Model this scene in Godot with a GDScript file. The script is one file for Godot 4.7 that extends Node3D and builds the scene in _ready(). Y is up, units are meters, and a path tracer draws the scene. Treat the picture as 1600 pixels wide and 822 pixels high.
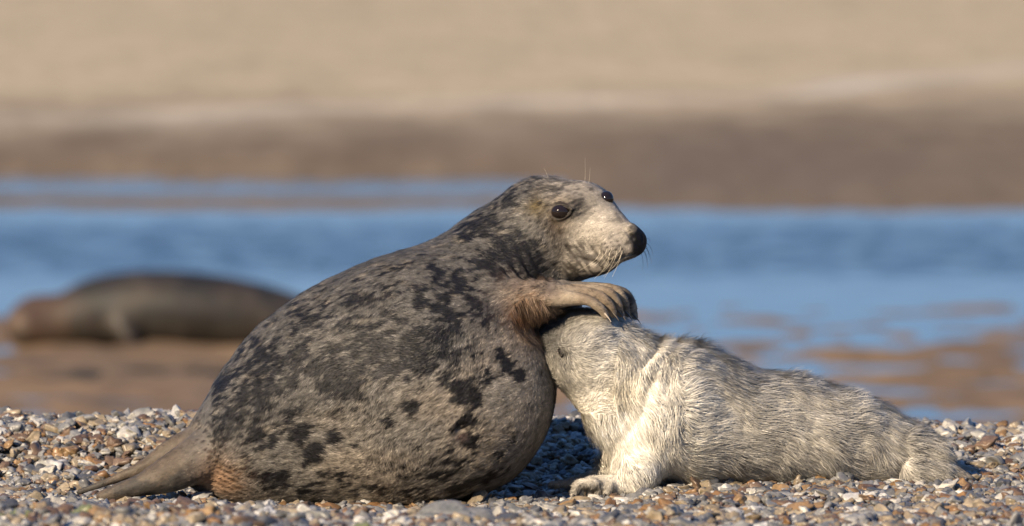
extends Node3D
# A grey seal and her pup on a shingle bank, tidal pools and a sand flat behind.

const F := 11111.0          # focal length in photograph pixels, used to lay out measurements
const CAM := Vector3(0, 1.3, 15)
const PITCH := 3.009        # degrees down
const PX := 0.00135         # metres per photograph pixel at the seals' distance
var rng := RandomNumberGenerator.new()
var noise := FastNoiseLite.new()
var sun_dir := Vector3.ZERO
var t0 := 0

func stamp(s: String) -> void:
	print(s, " ", Time.get_ticks_msec() - t0)

# ---------------------------------------------------------------- measuring
func ray(px: float, py: float) -> Vector3:
	return Vector3((px - 800.0) / F, -(py - 411.0) / F, -1).rotated(Vector3.RIGHT, -deg_to_rad(PITCH))

func P(px: float, py: float, z: float) -> Vector3:
	var r := ray(px, py)
	return CAM + r * ((z - CAM.z) / r.z)

# ---------------------------------------------------------------- smooth bodies
class Field:
	var a := PackedVector3Array()
	var ba := PackedVector3Array()
	var inv := PackedFloat32Array()
	var ra := PackedFloat32Array()
	var rd := PackedFloat32Array()
	var k := PackedFloat32Array()
	var cut := PackedByteArray()
	var all := PackedInt32Array()
	var run := PackedInt32Array()
	var runs := 0

	func add(p: Vector3, q: Vector3, r1: float, r2: float, kk: float, c := 0) -> void:
		a.append(p)
		ba.append(q - p)
		inv.append(1.0 / maxf((q - p).length_squared(), 1e-9))
		ra.append(r1)
		rd.append(r2 - r1)
		k.append(kk)
		cut.append(c)
		all.append(all.size())
		run.append(runs)

	func ev(p: Vector3, ids: PackedInt32Array) -> float:
		var d := 1e3
		var limb := 1e3
		var now := -1
		var soft := 0.01
		for i in ids:
			var pa := p - a[i]
			var h := clampf(pa.dot(ba[i]) * inv[i], 0.0, 1.0)
			var e := (pa - ba[i] * h).length() - ra[i] - rd[i] * h
			if not cut[i] and run[i] == now:
				limb = minf(limb, e)
				continue
			if now >= 0:
				var g := maxf(soft - absf(d - limb), 0.0) / soft
				d = minf(d, limb) - g * g * soft * 0.25
				now = -1
			if cut[i]:
				var kk := k[i]
				e = -e
				var g := maxf(kk - absf(d - e), 0.0) / kk
				d = maxf(d, e) + g * g * kk * 0.25
			else:
				now = run[i]
				soft = k[i]
				limb = e
		if now >= 0:
			var g := maxf(soft - absf(d - limb), 0.0) / soft
			d = minf(d, limb) - g * g * soft * 0.25
		return d

	func prune(p: Vector3, reach: float, ids: PackedInt32Array) -> PackedInt32Array:
		var keep := PackedInt32Array()
		var ds := PackedFloat32Array()
		var best := 1e3
		for i in ids:
			var pa := p - a[i]
			var h := clampf(pa.dot(ba[i]) * inv[i], 0.0, 1.0)
			var e := (pa - ba[i] * h).length() - ra[i] - rd[i] * h
			ds.append(e)
			if not cut[i]:
				best = minf(best, e)
		for n in ids.size():
			var i := ids[n]
			if cut[i]:
				if ds[n] < reach + k[i]:
					keep.append(i)
			elif ds[n] < best + 2.0 * reach + k[i] + 0.01:
				keep.append(i)
		return keep

	func march(o: Vector3, dir: Vector3, t: float) -> Vector3:
		dir = dir.normalized()
		for n in 80:
			var d := ev(o + dir * t, all)
			if d < 0.0004:
				break
			t += d * 0.8
		return o + dir * t

class Net:
	var v := PackedVector3Array()
	var n := PackedVector3Array()
	var idx := PackedInt32Array()
	var col := PackedColorArray()

# surface nets over a sparse grid
func net(f: Field, lo: Vector3, hi: Vector3, c: float) -> Net:
	var B := 4
	var nx := int(ceil((hi.x - lo.x) / c / 16.0)) * 16 + 1
	var ny := int(ceil((hi.y - lo.y) / c / 16.0)) * 16 + 1
	var nz := int(ceil((hi.z - lo.z) / c / 16.0)) * 16 + 1
	var sy := nx
	var sz := nx * ny
	var val := PackedFloat32Array()
	val.resize(nx * ny * nz)
	val.fill(1e4)
	var cells := PackedInt32Array()
	cells.resize(nx * ny * nz)
	cells.fill(-1)
	var blocks: Array[Vector3i] = []
	var big := 16.0 * c * 0.87
	var small := 4.0 * c * 0.87
	for bz in range(0, nz - 1, 16):
		for by in range(0, ny - 1, 16):
			for bx in range(0, nx - 1, 16):
				var mid := lo + Vector3(bx + 8, by + 8, bz + 8) * c
				var ids := f.prune(mid, big, f.all)
				if absf(f.ev(mid, ids)) > big * 1.25:
					continue
				for az in range(bz, bz + 16, B):
					for ay in range(by, by + 16, B):
						for ax in range(bx, bx + 16, B):
							var m2 := lo + Vector3(ax + 2, ay + 2, az + 2) * c
							if absf(f.ev(m2, ids)) > small * 1.3:
								continue
							var id2 := f.prune(m2, small, ids)
							blocks.append(Vector3i(ax, ay, az))
							for z in range(az, az + 5):
								for y in range(ay, ay + 5):
									var at := ax + y * sy + z * sz
									for x in 5:
										if val[at + x] > 9e3:
											val[at + x] = f.ev(lo + Vector3(ax + x, y, z) * c, id2)
	var out := Net.new()
	var off := PackedInt32Array([0, 1, sy, sy + 1, sz, sz + 1, sz + sy, sz + sy + 1])
	var pos: Array[Vector3] = [Vector3(0, 0, 0), Vector3(1, 0, 0), Vector3(0, 1, 0), Vector3(1, 1, 0), Vector3(0, 0, 1), Vector3(1, 0, 1), Vector3(0, 1, 1), Vector3(1, 1, 1)]
	var ea := PackedInt32Array([0, 2, 4, 6, 0, 1, 4, 5, 0, 1, 2, 3])
	var eb := PackedInt32Array([1, 3, 5, 7, 2, 3, 6, 7, 4, 5, 6, 7])
	var made := PackedInt32Array()
	var d8 := PackedFloat32Array()
	d8.resize(8)
	for b in blocks:
		for z in range(b.z, b.z + 4):
			for y in range(b.y, b.y + 4):
				for x in range(b.x, b.x + 4):
					var at := x + y * sy + z * sz
					var mask := 0
					for i in 8:
						d8[i] = val[at + off[i]]
						if d8[i] < 0.0:
							mask |= 1 << i
					if mask == 0 or mask == 255:
						continue
					var sum := Vector3.ZERO
					var cnt := 0
					for e in 12:
						var p := d8[ea[e]]
						var q := d8[eb[e]]
						if (p < 0.0) != (q < 0.0):
							sum += pos[ea[e]].lerp(pos[eb[e]], p / (p - q))
							cnt += 1
					cells[at] = out.v.size()
					out.v.append(lo + (Vector3(x, y, z) + sum / cnt) * c)
					made.append(at)
	# quads round each crossed edge
	var steps := PackedInt32Array([1, sy, sz])
	for at in made:
		var s0 := val[at] < 0.0
		for ax in 3:
			var s1 := val[at + steps[ax]] < 0.0
			if s0 == s1:
				continue
			var u := steps[(ax + 1) % 3]
			var w := steps[(ax + 2) % 3]
			if at - u - w < 0:
				continue
			var q0 := cells[at]
			var q1 := cells[at - u]
			var q2 := cells[at - u - w]
			var q3 := cells[at - w]
			if q1 < 0 or q2 < 0 or q3 < 0:
				continue
			if s0:
				out.idx.append_array(PackedInt32Array([q0, q2, q1, q0, q3, q2]))
			else:
				out.idx.append_array(PackedInt32Array([q0, q1, q2, q0, q2, q3]))
	smooth_normals(out)
	return out

func smooth_normals(m: Net) -> void:
	m.n.resize(m.v.size())
	m.n.fill(Vector3.ZERO)
	for i in range(0, m.idx.size(), 3):
		var a := m.idx[i]
		var b := m.idx[i + 1]
		var c := m.idx[i + 2]
		var fn := (m.v[c] - m.v[a]).cross(m.v[b] - m.v[a])
		m.n[a] += fn
		m.n[b] += fn
		m.n[c] += fn
	for i in m.n.size():
		m.n[i] = m.n[i].normalized()

func array_mesh(m: Net, mat: Material) -> ArrayMesh:
	var arr := []
	arr.resize(Mesh.ARRAY_MAX)
	arr[Mesh.ARRAY_VERTEX] = m.v
	arr[Mesh.ARRAY_NORMAL] = m.n
	if m.col.size():
		arr[Mesh.ARRAY_COLOR] = m.col
	arr[Mesh.ARRAY_INDEX] = m.idx
	var me := ArrayMesh.new()
	me.add_surface_from_arrays(Mesh.PRIMITIVE_TRIANGLES, arr)
	me.surface_set_material(0, mat)
	return me

func put(called: String, me: Mesh, parent: Node) -> MeshInstance3D:
	var o := MeshInstance3D.new()
	o.name = called
	o.mesh = me
	parent.add_child(o, true)
	return o

func tag(o: Node, label: String, category := "", group := "", kind := "") -> void:
	if label:
		o.set_meta("label", label)
	if category:
		o.set_meta("category", category)
	if group:
		o.set_meta("group", group)
	if kind:
		o.set_meta("kind", kind)

func paint(rough: float, vertex := true, spec := 0.5) -> StandardMaterial3D:
	var m := StandardMaterial3D.new()
	m.vertex_color_use_as_albedo = vertex
	m.roughness = rough
	m.metallic_specular = spec
	return m

func lin(r: float, g: float, b: float) -> Color:
	return Color(r, g, b).linear_to_srgb()

# one limb: a smooth run through its joints [photo x, photo y, depth, radius]
func chain(f: Field, pts: Array, k: float, z0 := 0.0) -> void:
	var scale := (CAM.z - z0) / F
	var fine := rounded(pts, 5)
	f.runs += 1
	for i in fine.size() - 1:
		var p = fine[i]
		var q = fine[i + 1]
		f.add(P(p[0], p[1], z0 + p[2]), P(q[0], q[1], z0 + q[2]), p[3] * scale, q[3] * scale, k)
	f.runs += 1

func rounded(d: Array, per: int) -> Array:
	var out := []
	for i in d.size() - 1:
		var p0 = d[maxi(i - 1, 0)]
		var p1 = d[i]
		var p2 = d[i + 1]
		var p3 = d[mini(i + 2, d.size() - 1)]
		for n in per:
			var t := float(n) / per
			var q := []
			for c in 4:
				q.append(cubic_interpolate(float(p1[c]), float(p2[c]), float(p0[c]), float(p3[c]), t))
			q[3] = maxf(q[3], 2.0)
			out.append(q)
	out.append(d[d.size() - 1])
	return out

# a bent, tapering tube along points
func tube(pts: PackedVector3Array, r0: float, r1: float, sides: int, mat: Material) -> ArrayMesh:
	var m := Net.new()
	var last := pts.size() - 1
	for i in pts.size():
		var d := (pts[mini(i + 1, last)] - pts[maxi(i - 1, 0)]).normalized()
		var s := d.cross(Vector3(0.31, 0.2, 0.93)).normalized()
		var t := d.cross(s)
		var r := lerpf(r0, r1, float(i) / last)
		for k in sides:
			var an := TAU * k / sides
			var o := s * cos(an) + t * sin(an)
			m.v.append(pts[i] + o * r)
			m.n.append(o)
	for i in last:
		for k in sides:
			var a := i * sides + k
			var b := i * sides + (k + 1) % sides
			m.idx.append_array(PackedInt32Array([a, a + sides, b, b, a + sides, b + sides]))
	for k in range(1, sides - 1):
		m.idx.append_array(PackedInt32Array([0, k, k + 1, last * sides, last * sides + k + 1, last * sides + k]))
	return array_mesh(m, mat)

func bezier(a: Vector3, b: Vector3, c: Vector3, n: int) -> PackedVector3Array:
	var out := PackedVector3Array()
	for i in n + 1:
		var t := float(i) / n
		out.append(a.lerp(b, t).lerp(b.lerp(c, t), t))
	return out

# ---------------------------------------------------------------- the lie of the land
func sm(a: float, b: float, x: float) -> float:
	return smoothstep(a, b, x)

func shingle_h(x: float, z: float) -> float:
	# a hollow with the seals in it, between a crest behind and a low ridge in front
	var here := 0.0 + 0.045 * sm(0.05, 0.45, x) + 0.008 * sm(-0.5, -0.8, x)
	var crest := 0.122 - 0.022 * sm(-0.4, 0.8, x)
	var ridge := 0.126 - 0.02 * sm(-0.6, -0.1, x) - 0.024 * sm(0.1, 0.6, x)
	var h := here
	if z < -0.1:
		h = lerpf(here, crest, sm(-0.1, -0.72, z) * 0.5 + 0.5 * clampf((-0.1 - z) / 0.6, 0, 1))
	elif z > 0.15:
		h = lerpf(here, ridge, sm(0.15, 1.9, z) * 0.45 + 0.55 * clampf((z - 0.15) / 1.65, 0, 1))
	if z < -0.75:
		h -= 0.22 * (-0.75 - z) * sm(-0.75, -1.2, z)
	if z > 1.95:
		h -= 0.13 * (z - 1.95)
	return h + 0.009 * noise.get_noise_2d(x * 110.0, z * 110.0) + 0.006 * noise.get_noise_2d(x * 320.0 + 90, z * 320.0)

const WATER_Y := -1.1
func sand_h(x: float, z: float) -> float:
	var d := CAM.z - z
	var u := x / d                       # only slow drift with distance
	var edge := 53.4 + 0.5 * noise.get_noise_2d(x * 14.0, 40.0)
	var lowland := 0.006
	var h: float
	var flat := lerpf(lowland, -0.012, sm(35.5, 39.0, d))
	flat = lerpf(flat, -0.09, sm(39.5, 42.6, d - 1.0 * sm(-1.0, 2.5, x)))
	var bumps := 0.022 * noise.get_noise_2d(x * 42.0, z * 34.0) + 0.028 * noise.get_noise_2d(x * 95.0 + 50, z * 85.0) + 0.014 * noise.get_noise_2d(x * 260.0, z * 150.0)
	h = flat + bumps * (1.0 - 0.8 * sm(41, 44, d))
	var back := (d - edge) * 0.026
	if d > 48.0:
		h = maxf(h, minf(back, 0.25 + (d - 63.0) * 0.012))
	# the narrow channel behind a thin bar on the one side
	var channel := exp(-pow((d - 58.0 - 0.25 * sin(x * 0.9)) / 1.9, 2.0)) * (1.0 - sm(-0.4, 1.3, x))
	h -= channel * 0.23
	h += 0.018 * exp(-pow((d - 37.4) / 1.6, 2.0)) * sm(-0.3, -1.0, x)
	if d < 30.0:
		h -= 0.02
	return WATER_Y + h

# ---------------------------------------------------------------- build
func _ready() -> void:
	t0 = Time.get_ticks_msec()
	rng.seed = 7
	noise.noise_type = FastNoiseLite.TYPE_SIMPLEX_SMOOTH
	noise.frequency = 0.02
	noise.fractal_type = FastNoiseLite.FRACTAL_NONE

	var cam := Camera3D.new()
	cam.name = "camera"
	var lens := CameraAttributesPhysical.new()
	lens.frustum_focal_length = 324.4
	lens.frustum_focus_distance = 14.86
	lens.frustum_near = 0.5
	lens.frustum_far = 2500.0
	lens.exposure_aperture = 5.2
	cam.attributes = lens
	cam.fov = 4.237
	cam.near = 0.5
	cam.far = 2500.0
	cam.position = CAM
	cam.rotation_degrees = Vector3(-PITCH, 0, 0)
	cam.current = true
	add_child(cam)

	var env := Environment.new()
	env.background_mode = Environment.BG_SKY
	var sky_mat := ProceduralSkyMaterial.new()
	sky_mat.sky_top_color = lin(0.09, 0.22, 0.54)
	sky_mat.sky_horizon_color = lin(0.42, 0.65, 0.92)
	sky_mat.sky_curve = 0.12
	sky_mat.ground_bottom_color = lin(0.20, 0.16, 0.12)
	sky_mat.ground_horizon_color = lin(0.30, 0.27, 0.24)
	sky_mat.sun_angle_max = 1.0
	var sky := Sky.new()
	sky.sky_material = sky_mat
	env.sky = sky
	env.background_energy_multiplier = 0.50
	env.tonemap_mode = Environment.TONE_MAPPER_LINEAR
	env.tonemap_exposure = 1.75
	env.sdfgi_enabled = true
	env.ssao_enabled = true
	env.ssil_enabled = true
	var we := WorldEnvironment.new()
	we.name = "world"
	we.environment = env
	add_child(we)

	var sun := DirectionalLight3D.new()
	sun.name = "sun"
	sun.light_energy = 1.6
	sun.light_color = Color(1.0, 0.91, 0.78)
	sun.light_angular_distance = 0.5
	sun.shadow_enabled = true
	add_child(sun)
	sun_dir = Vector3(0.54, -0.44, -0.72).normalized()
	sun.look_at_from_position(Vector3.ZERO, sun_dir, Vector3.UP)

	build_land()
	stamp("land")
	build_shingle()
	stamp("shingle")
	build_mother()
	stamp("mother")
	build_pup()
	stamp("pup")
	build_far_seal()
	stamp("far seal")

# ---------------------------------------------------------------- land and water
func noise_tex(freq: float, lo: Color, hi: Color, oct := 4, sd := 1, size := 512) -> NoiseTexture2D:
	var n := FastNoiseLite.new()
	n.seed = sd
	n.noise_type = FastNoiseLite.TYPE_SIMPLEX_SMOOTH
	n.frequency = freq
	n.fractal_octaves = oct
	var t := NoiseTexture2D.new()
	t.width = size
	t.height = size
	t.seamless = true
	t.noise = n
	var g := Gradient.new()
	g.set_color(0, lo)
	g.set_color(1, hi)
	t.color_ramp = g
	return t

func sheet(xs: PackedFloat32Array, zs: PackedFloat32Array, height: Callable, colour: Callable) -> Net:
	var m := Net.new()
	var w := xs.size()
	for z in zs:
		for x in xs:
			var y: float = height.call(x, z)
			m.v.append(Vector3(x, y, z))
			if colour != no_colour:
				m.col.append(colour.call(x, y, z))
	for j in zs.size() - 1:
		for i in w - 1:
			var a := j * w + i
			m.idx.append_array(PackedInt32Array([a, a + w, a + 1, a + 1, a + w, a + w + 1]))
	smooth_normals(m)
	if m.n[0].y < 0:
		for i in range(0, m.idx.size(), 3):
			var s := m.idx[i]
			m.idx[i] = m.idx[i + 1]
			m.idx[i + 1] = s
		for i in m.n.size():
			m.n[i] = -m.n[i]
	return m

func no_colour(_x: float, _y: float, _z: float) -> Color:
	return Color.WHITE

func steps(a: float, b: float, n: int) -> PackedFloat32Array:
	var o := PackedFloat32Array()
	for i in n + 1:
		o.append(lerpf(a, b, float(i) / n))
	return o

func sand_colour(x: float, y: float, z: float) -> Color:
	var d := CAM.z - z
	var dry := Color(0.515, 0.425, 0.293)
	var wet := Color(0.205, 0.156, 0.110)
	var n1 := noise.get_noise_2d(x * 9.0, z * 6.0)
	var n2 := noise.get_noise_2d(x * 40.0 + 7, z * 22.0)
	var line := 65.5 + 1.5 * sin(x * 0.5 + 0.6) + 15.0 * sm(0.5, 8.0, x) + 2.2 * n1
	var t := 0.74 * sm(59.5, 76.0, d + 1.3 * n2 + 2.0 * n1) + 0.26 * sm(line - 3.0, line + 1.0, d + 1.3 * n2)
	var c := wet.lerp(dry, clampf(t + 0.06 * n2, 0, 1))
	# pale line of dried froth and shell along the last tide's edge
	var froth := exp(-pow((d - line - 2.0) / 1.2, 2.0)) * clampf(0.75 + 0.6 * noise.get_noise_2d(x * 12.0 + 30, z * 4.0), 0, 1)
	c = c.lerp(Color(0.64, 0.57, 0.48), froth * 0.95)
	# a damper tongue
	var damp := exp(-pow((x - 2.0) / 1.8, 2.0) - pow((d - 58.0) / 4.5, 2.0))
	c = c.lerp(Color(0.15, 0.12, 0.10), damp * 0.55 * clampf(0.8 + n2, 0, 1))
	if d < 50.0:
		c = Color(0.27, 0.185, 0.115).lerp(Color(0.20, 0.14, 0.095), clampf(0.5 + 1.2 * n2, 0, 1))
	var n3 := noise.get_noise_2d(x * 150.0 + 3, z * 26.0) + 0.6 * noise.get_noise_2d(x * 300.0 + 33, z * 60.0)
	return c * (1.0 + 0.10 * n2 + 0.06 * n1 + 0.13 * n3)

func build_land() -> void:
	# sand flat, from under the shingle to far beyond
	var zs := PackedFloat32Array()
	zs.append_array(steps(-4.0, -14.0, 20))
	zs.append_array(steps(-14.15, -62.0, 320))
	var z := -62.4
	while z > -2000.0:
		zs.append(z)
		z -= 0.4 + (-62.0 - z) * 0.05
	var xs := PackedFloat32Array()
	for v in [-600.0, -250.0, -120.0, -60.0, -35.0, -22.0, -16.0, -12.5]:
		xs.append(v)
	xs.append_array(steps(-10.0, 10.0, 180))
	for v in [12.5, 16.0, 22.0, 35.0, 60.0, 120.0, 250.0, 600.0]:
		xs.append(v)
	var sm_ := paint(0.9, true, 0.25)
	sm_.albedo_texture = noise_tex(0.03, Color(0.80, 0.80, 0.80), Color(1, 1, 1), 5, 3)
	sm_.uv1_triplanar = true
	sm_.uv1_world_triplanar = true
	sm_.uv1_scale = Vector3(0.37, 0.37, 0.37)
	var o := put("sand_flat", array_mesh(sheet(xs, zs, sand_h, sand_colour), sm_), self)
	tag(o, "wide tan sand flat behind the water", "", "", "structure")
	# water: real ripples, lively out in the channel, calmer in the shallows
	var wm := StandardMaterial3D.new()
	wm.albedo_color = lin(0.025, 0.045, 0.06)
	wm.roughness = 0.08
	wm.metallic_specular = 0.5
	var wz := steps(-15.0, -50.0, 460)
	var wx := steps(-9.0, 9.0, 190)
	var ripple := func(x: float, zz: float) -> float:
		var d := CAM.z - zz
		var a := 0.14 + 0.86 * sm(42.5, 46.0, d) * (1.0 - 0.85 * sm(49.5, 52.5, d))
		return WATER_Y + a * (0.016 * noise.get_noise_2d(x * 95.0, zz * 150.0) + 0.006 * noise.get_noise_2d(x * 210.0 + 40, zz * 330.0))
	o = put("water", array_mesh(sheet(wx, wz, ripple, no_colour), wm), self)
	tag(o, "blue tidal water lying across the sand", "", "", "structure")

# ---------------------------------------------------------------- shingle
func pebble_mesh(level: int, sd: int, lump: float, mat: Material) -> ArrayMesh:
	# icosphere with flattened, lumpy sides
	var t := (1.0 + sqrt(5.0)) / 2.0
	var v: Array[Vector3] = []
	for p in [[-1, t, 0], [1, t, 0], [-1, -t, 0], [1, -t, 0], [0, -1, t], [0, 1, t], [0, -1, -t], [0, 1, -t], [t, 0, -1], [t, 0, 1], [-t, 0, -1], [-t, 0, 1]]:
		v.append(Vector3(p[0], p[1], p[2]).normalized())
	var f := [0, 11, 5, 0, 5, 1, 0, 1, 7, 0, 7, 10, 0, 10, 11, 1, 5, 9, 5, 11, 4, 11, 10, 2, 10, 7, 6, 7, 1, 8, 3, 9, 4, 3, 4, 2, 3, 2, 6, 3, 6, 8, 3, 8, 9, 4, 9, 5, 2, 4, 11, 6, 2, 10, 8, 6, 7, 9, 8, 1]
	for l in level:
		var g := []
		var mid := {}
		for i in range(0, f.size(), 3):
			var m3 := []
			for e in 3:
				var p: int = f[i + e]
				var q: int = f[i + (e + 1) % 3]
				var key := Vector2i(mini(p, q), maxi(p, q))
				if not mid.has(key):
					mid[key] = v.size()
					v.append((v[p] + v[q]).normalized())
				m3.append(mid[key])
			g.append_array([f[i], m3[0], m3[2], f[i + 1], m3[1], m3[0], f[i + 2], m3[2], m3[1], m3[0], m3[1], m3[2]])
		f = g
	var r := RandomNumberGenerator.new()
	r.seed = sd
	var planes := []
	for i in 10:
		planes.append([Vector3(r.randfn(), r.randfn(), r.randfn()).normalized(), r.randf_range(0.58, 0.92)])
	var m := Net.new()
	for p in v:
		var q := p * (1.0 + lump * noise.get_noise_3d(p.x * 55 + sd * 31.0, p.y * 55, p.z * 55))
		for pl in planes:
			var over: float = q.dot(pl[0]) - pl[1]
			if over > 0:
				q -= pl[0] * over * 0.93
		m.v.append(q)
		var n := noise.get_noise_3d(p.x * 70 + sd * 17.0, p.y * 70 + 40, p.z * 70)
		var n2 := noise.get_noise_3d(p.x * 160 + sd * 7.0, p.y * 160 + 10, p.z * 160)
		var b := clampf(0.9 + 0.25 * n + 0.2 * n2, 0.5, 1.25)
		m.col.append(Color(b * (1 + 0.05 * n), b, b * (1.0 - 0.08 * n2)))
	for i in range(0, f.size(), 3):
		m.idx.append_array(PackedInt32Array([f[i], f[i + 2], f[i + 1]]))
	smooth_normals(m)
	if m.n[0].dot(m.v[0]) < 0:
		for i in range(0, m.idx.size(), 3):
			var s := m.idx[i]
			m.idx[i] = m.idx[i + 1]
			m.idx[i + 1] = s
		for i in m.n.size():
			m.n[i] = -m.n[i]
	return array_mesh(m, mat)

func pebble_colour() -> Color:
	var k := rng.randf()
	var c: Color
	if k < 0.27:
		c = Color(0.20, 0.20, 0.203).lerp(Color(0.36, 0.355, 0.35), rng.randf())        # mid grey
	elif k < 0.42:
		c = Color(0.10, 0.105, 0.12).lerp(Color(0.19, 0.19, 0.20), rng.randf())      # slate
	elif k < 0.57:
		c = Color(0.52, 0.49, 0.44).lerp(Color(0.72, 0.70, 0.67), rng.randf())        # white flint
	elif k < 0.80:
		c = Color(0.30, 0.235, 0.155).lerp(Color(0.42, 0.35, 0.26), rng.randf())        # tan
	elif k < 0.88:
		c = Color(0.26, 0.14, 0.06).lerp(Color(0.36, 0.23, 0.115), rng.randf())       # ochre
	else:
		c = Color(0.15, 0.09, 0.055).lerp(Color(0.26, 0.18, 0.13), rng.randf())        # brown
	return c * rng.randf_range(0.82, 1.12)

func pebble_basis(r: float) -> Basis:
	var s := Vector3(rng.randf_range(0.85, 1.5), rng.randf_range(0.45, 0.78), rng.randf_range(0.75, 1.1)) * r
	var r1 := Basis.from_euler(Vector3(rng.randfn() * 0.32, rng.randf() * TAU, rng.randfn() * 0.32))
	var r2 := Basis.from_euler(Vector3(rng.randf() * TAU, rng.randf() * TAU, rng.randf() * TAU))
	return r1 * Basis.from_scale(s) * r2

func build_shingle() -> void:
	var base_mat := StandardMaterial3D.new()
	base_mat.albedo_texture = noise_tex(0.06, lin(0.05, 0.04, 0.03), lin(0.30, 0.25, 0.19), 5, 8)
	base_mat.roughness = 0.95
	base_mat.uv1_triplanar = true
	base_mat.uv1_world_triplanar = true
	base_mat.uv1_scale = Vector3(2.1, 2.1, 2.1)
	var xs := PackedFloat32Array([-40.0, -20.0, -10.0, -6.0])
	xs.append_array(steps(-4.0, 4.0, 130))
	xs.append_array(PackedFloat32Array([6.0, 10.0, 20.0, 40.0]))
	var zs := steps(18.0, 4.0, 28)
	zs.append_array(steps(3.9, -2.4, 110))
	zs.append_array(steps(-2.5, -9.0, 20))
	var low := func(x: float, z: float) -> float: return shingle_h(x, z) - 0.012
	var bank := put("shingle_bank", array_mesh(sheet(xs, zs, low, no_colour), base_mat), self)
	tag(bank, "bank of mixed grey, white and brown pebbles under the seals", "", "", "structure")

	var mat := paint(0.42, true, 0.5)
	mat.albedo_texture = noise_tex(0.05, Color(0.72, 0.72, 0.72), Color(1, 1, 1), 5, 21)
	mat.uv1_triplanar = true
	mat.uv1_world_triplanar = true
	mat.uv1_scale = Vector3(9, 9, 9)
	var shape := pebble_mesh(2, 5, 0.55, mat)

	var list := []
	var add := func(x: float, z: float, r: float, lift: float) -> void:
		var y := shingle_h(x, z) + lift
		list.append([Transform3D(pebble_basis(r), Vector3(x, y, z)), pebble_colour(), r])
	var layers := [[0.0080, 0.0, 30000, -0.004], [0.0112, 0.0, 46000, 0.0], [0.0155, 0.0, 13000, 0.002], [0.0215, 0.0, 2100, 0.004]]
	for l in layers:
		for i in l[2]:
			var x := rng.randf_range(-1.75, 1.75)
			var z := rng.randf_range(-1.3, 2.75)
			if rng.randf() < 0.35 and absf(x) > 1.3:
				continue
			var r: float = minf(0.94 * l[0] * exp(rng.randfn() * 0.24), 0.026)
			add.call(x, z, r, l[3] + rng.randf_range(-0.006, 0.006))
	var weedy := {}
	for i in list.size():
		var at: Vector3 = list[i][0].origin
		for w in [Vector3(-0.83, 0, 1.7), Vector3(-0.92, 0, 1.75), Vector3(-0.26, 0, 1.9)]:
			if Vector2(at.x - w.x, (at.z - w.z) * 0.4).length() < 0.032 and rng.randf() < 0.6:
				list[i][1] = Color(0.16, 0.175, 0.085) * rng.randf_range(0.7, 1.3)
				weedy[i] = true
	# the three hundred that show largest are pebbles of their own
	var shown := []
	for i in list.size():
		var p: Vector3 = list[i][0].origin
		var d := CAM.z - p.z
		var px := 800.0 + p.x * F / d
		var py := (CAM.y - p.y) * F / d - 173.0
		if px < 5 or px > 1595 or py > 815 or p.z < -0.75 or weedy.has(i):
			continue
		if p.z < 0.25 and px > 290 and px < 900:
			continue
		if p.z < 0.15 and px > 880 and px < 1520:
			continue
		shown.append([list[i][2] / d, i])
	shown.sort_custom(func(a, b): return a[0] > b[0] if a[0] != b[0] else a[1] < b[1])
	var own := {}
	var tint_mats := {}
	for n in mini(300, shown.size()):
		own[shown[n][1]] = true
	var variants: Array[ArrayMesh] = []
	for s in 5:
		variants.append(pebble_mesh(2, 30 + s, 0.6, mat))
	var count := 0
	for i in own:
		var o := MeshInstance3D.new()
		o.name = "pebble"
		o.mesh = variants[count % 5]
		var key: int = count % 48
		if not tint_mats.has(key):
			var tm: StandardMaterial3D = mat.duplicate()
			tm.albedo_color = (list[i][1] as Color).linear_to_srgb()
			tm.roughness = rng.randf_range(0.4, 0.7)
			tint_mats[key] = tm
		o.material_override = tint_mats[key]
		o.transform = list[i][0]
		bank.add_child(o, true)
		count += 1
	var mm := MultiMesh.new()
	mm.transform_format = MultiMesh.TRANSFORM_3D
	mm.use_colors = true
	mm.mesh = shape
	mm.instance_count = list.size() - own.size()
	var at := 0
	for i in list.size():
		if own.has(i):
			continue
		mm.set_instance_transform(at, list[i][0])
		mm.set_instance_color(at, list[i][1])
		at += 1
	var rest := MultiMeshInstance3D.new()
	rest.name = "pebbles"
	rest.multimesh = mm
	tag(rest, "", "", "", "stuff")
	bank.add_child(rest)

	# single larger stones that stand out
	stone(706, 806, 1.5, Vector3(0.082, 0.030, 0.05), Color(0.25, 0.25, 0.25), "large smooth pale grey stone in front of the spotted seal's belly")
	stone(1192, 824, 1.6, Vector3(0.034, 0.02, 0.03), Color(0.70, 0.69, 0.67), "white stone at the lower edge in front of the pup")
	stone(76, 702, -0.36, Vector3(0.036, 0.020, 0.026), Color(0.72, 0.71, 0.70), "rounded white flint beside the spotted seal's hind flippers")

func stone(px: float, py: float, z: float, s: Vector3, c: Color, label: String) -> void:
	var mat := paint(0.6)
	mat.albedo_color = c.linear_to_srgb()
	mat.albedo_texture = noise_tex(0.03, Color(0.68, 0.68, 0.68), Color(1, 1, 1), 5, int(px))
	mat.uv1_triplanar = true
	mat.uv1_world_triplanar = true
	mat.uv1_scale = Vector3(5, 5, 5)
	var o := put("stone", pebble_mesh(3, int(px), 0.5, mat), self)
	var at := P(px, py, z)
	at.y = shingle_h(at.x, at.z) + s.y * 0.22
	o.transform = Transform3D(Basis.from_euler(Vector3(0, 0.2, -0.06)) * Basis.from_scale(s), at)
	tag(o, label, "stone", "larger stones on the shingle")

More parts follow.
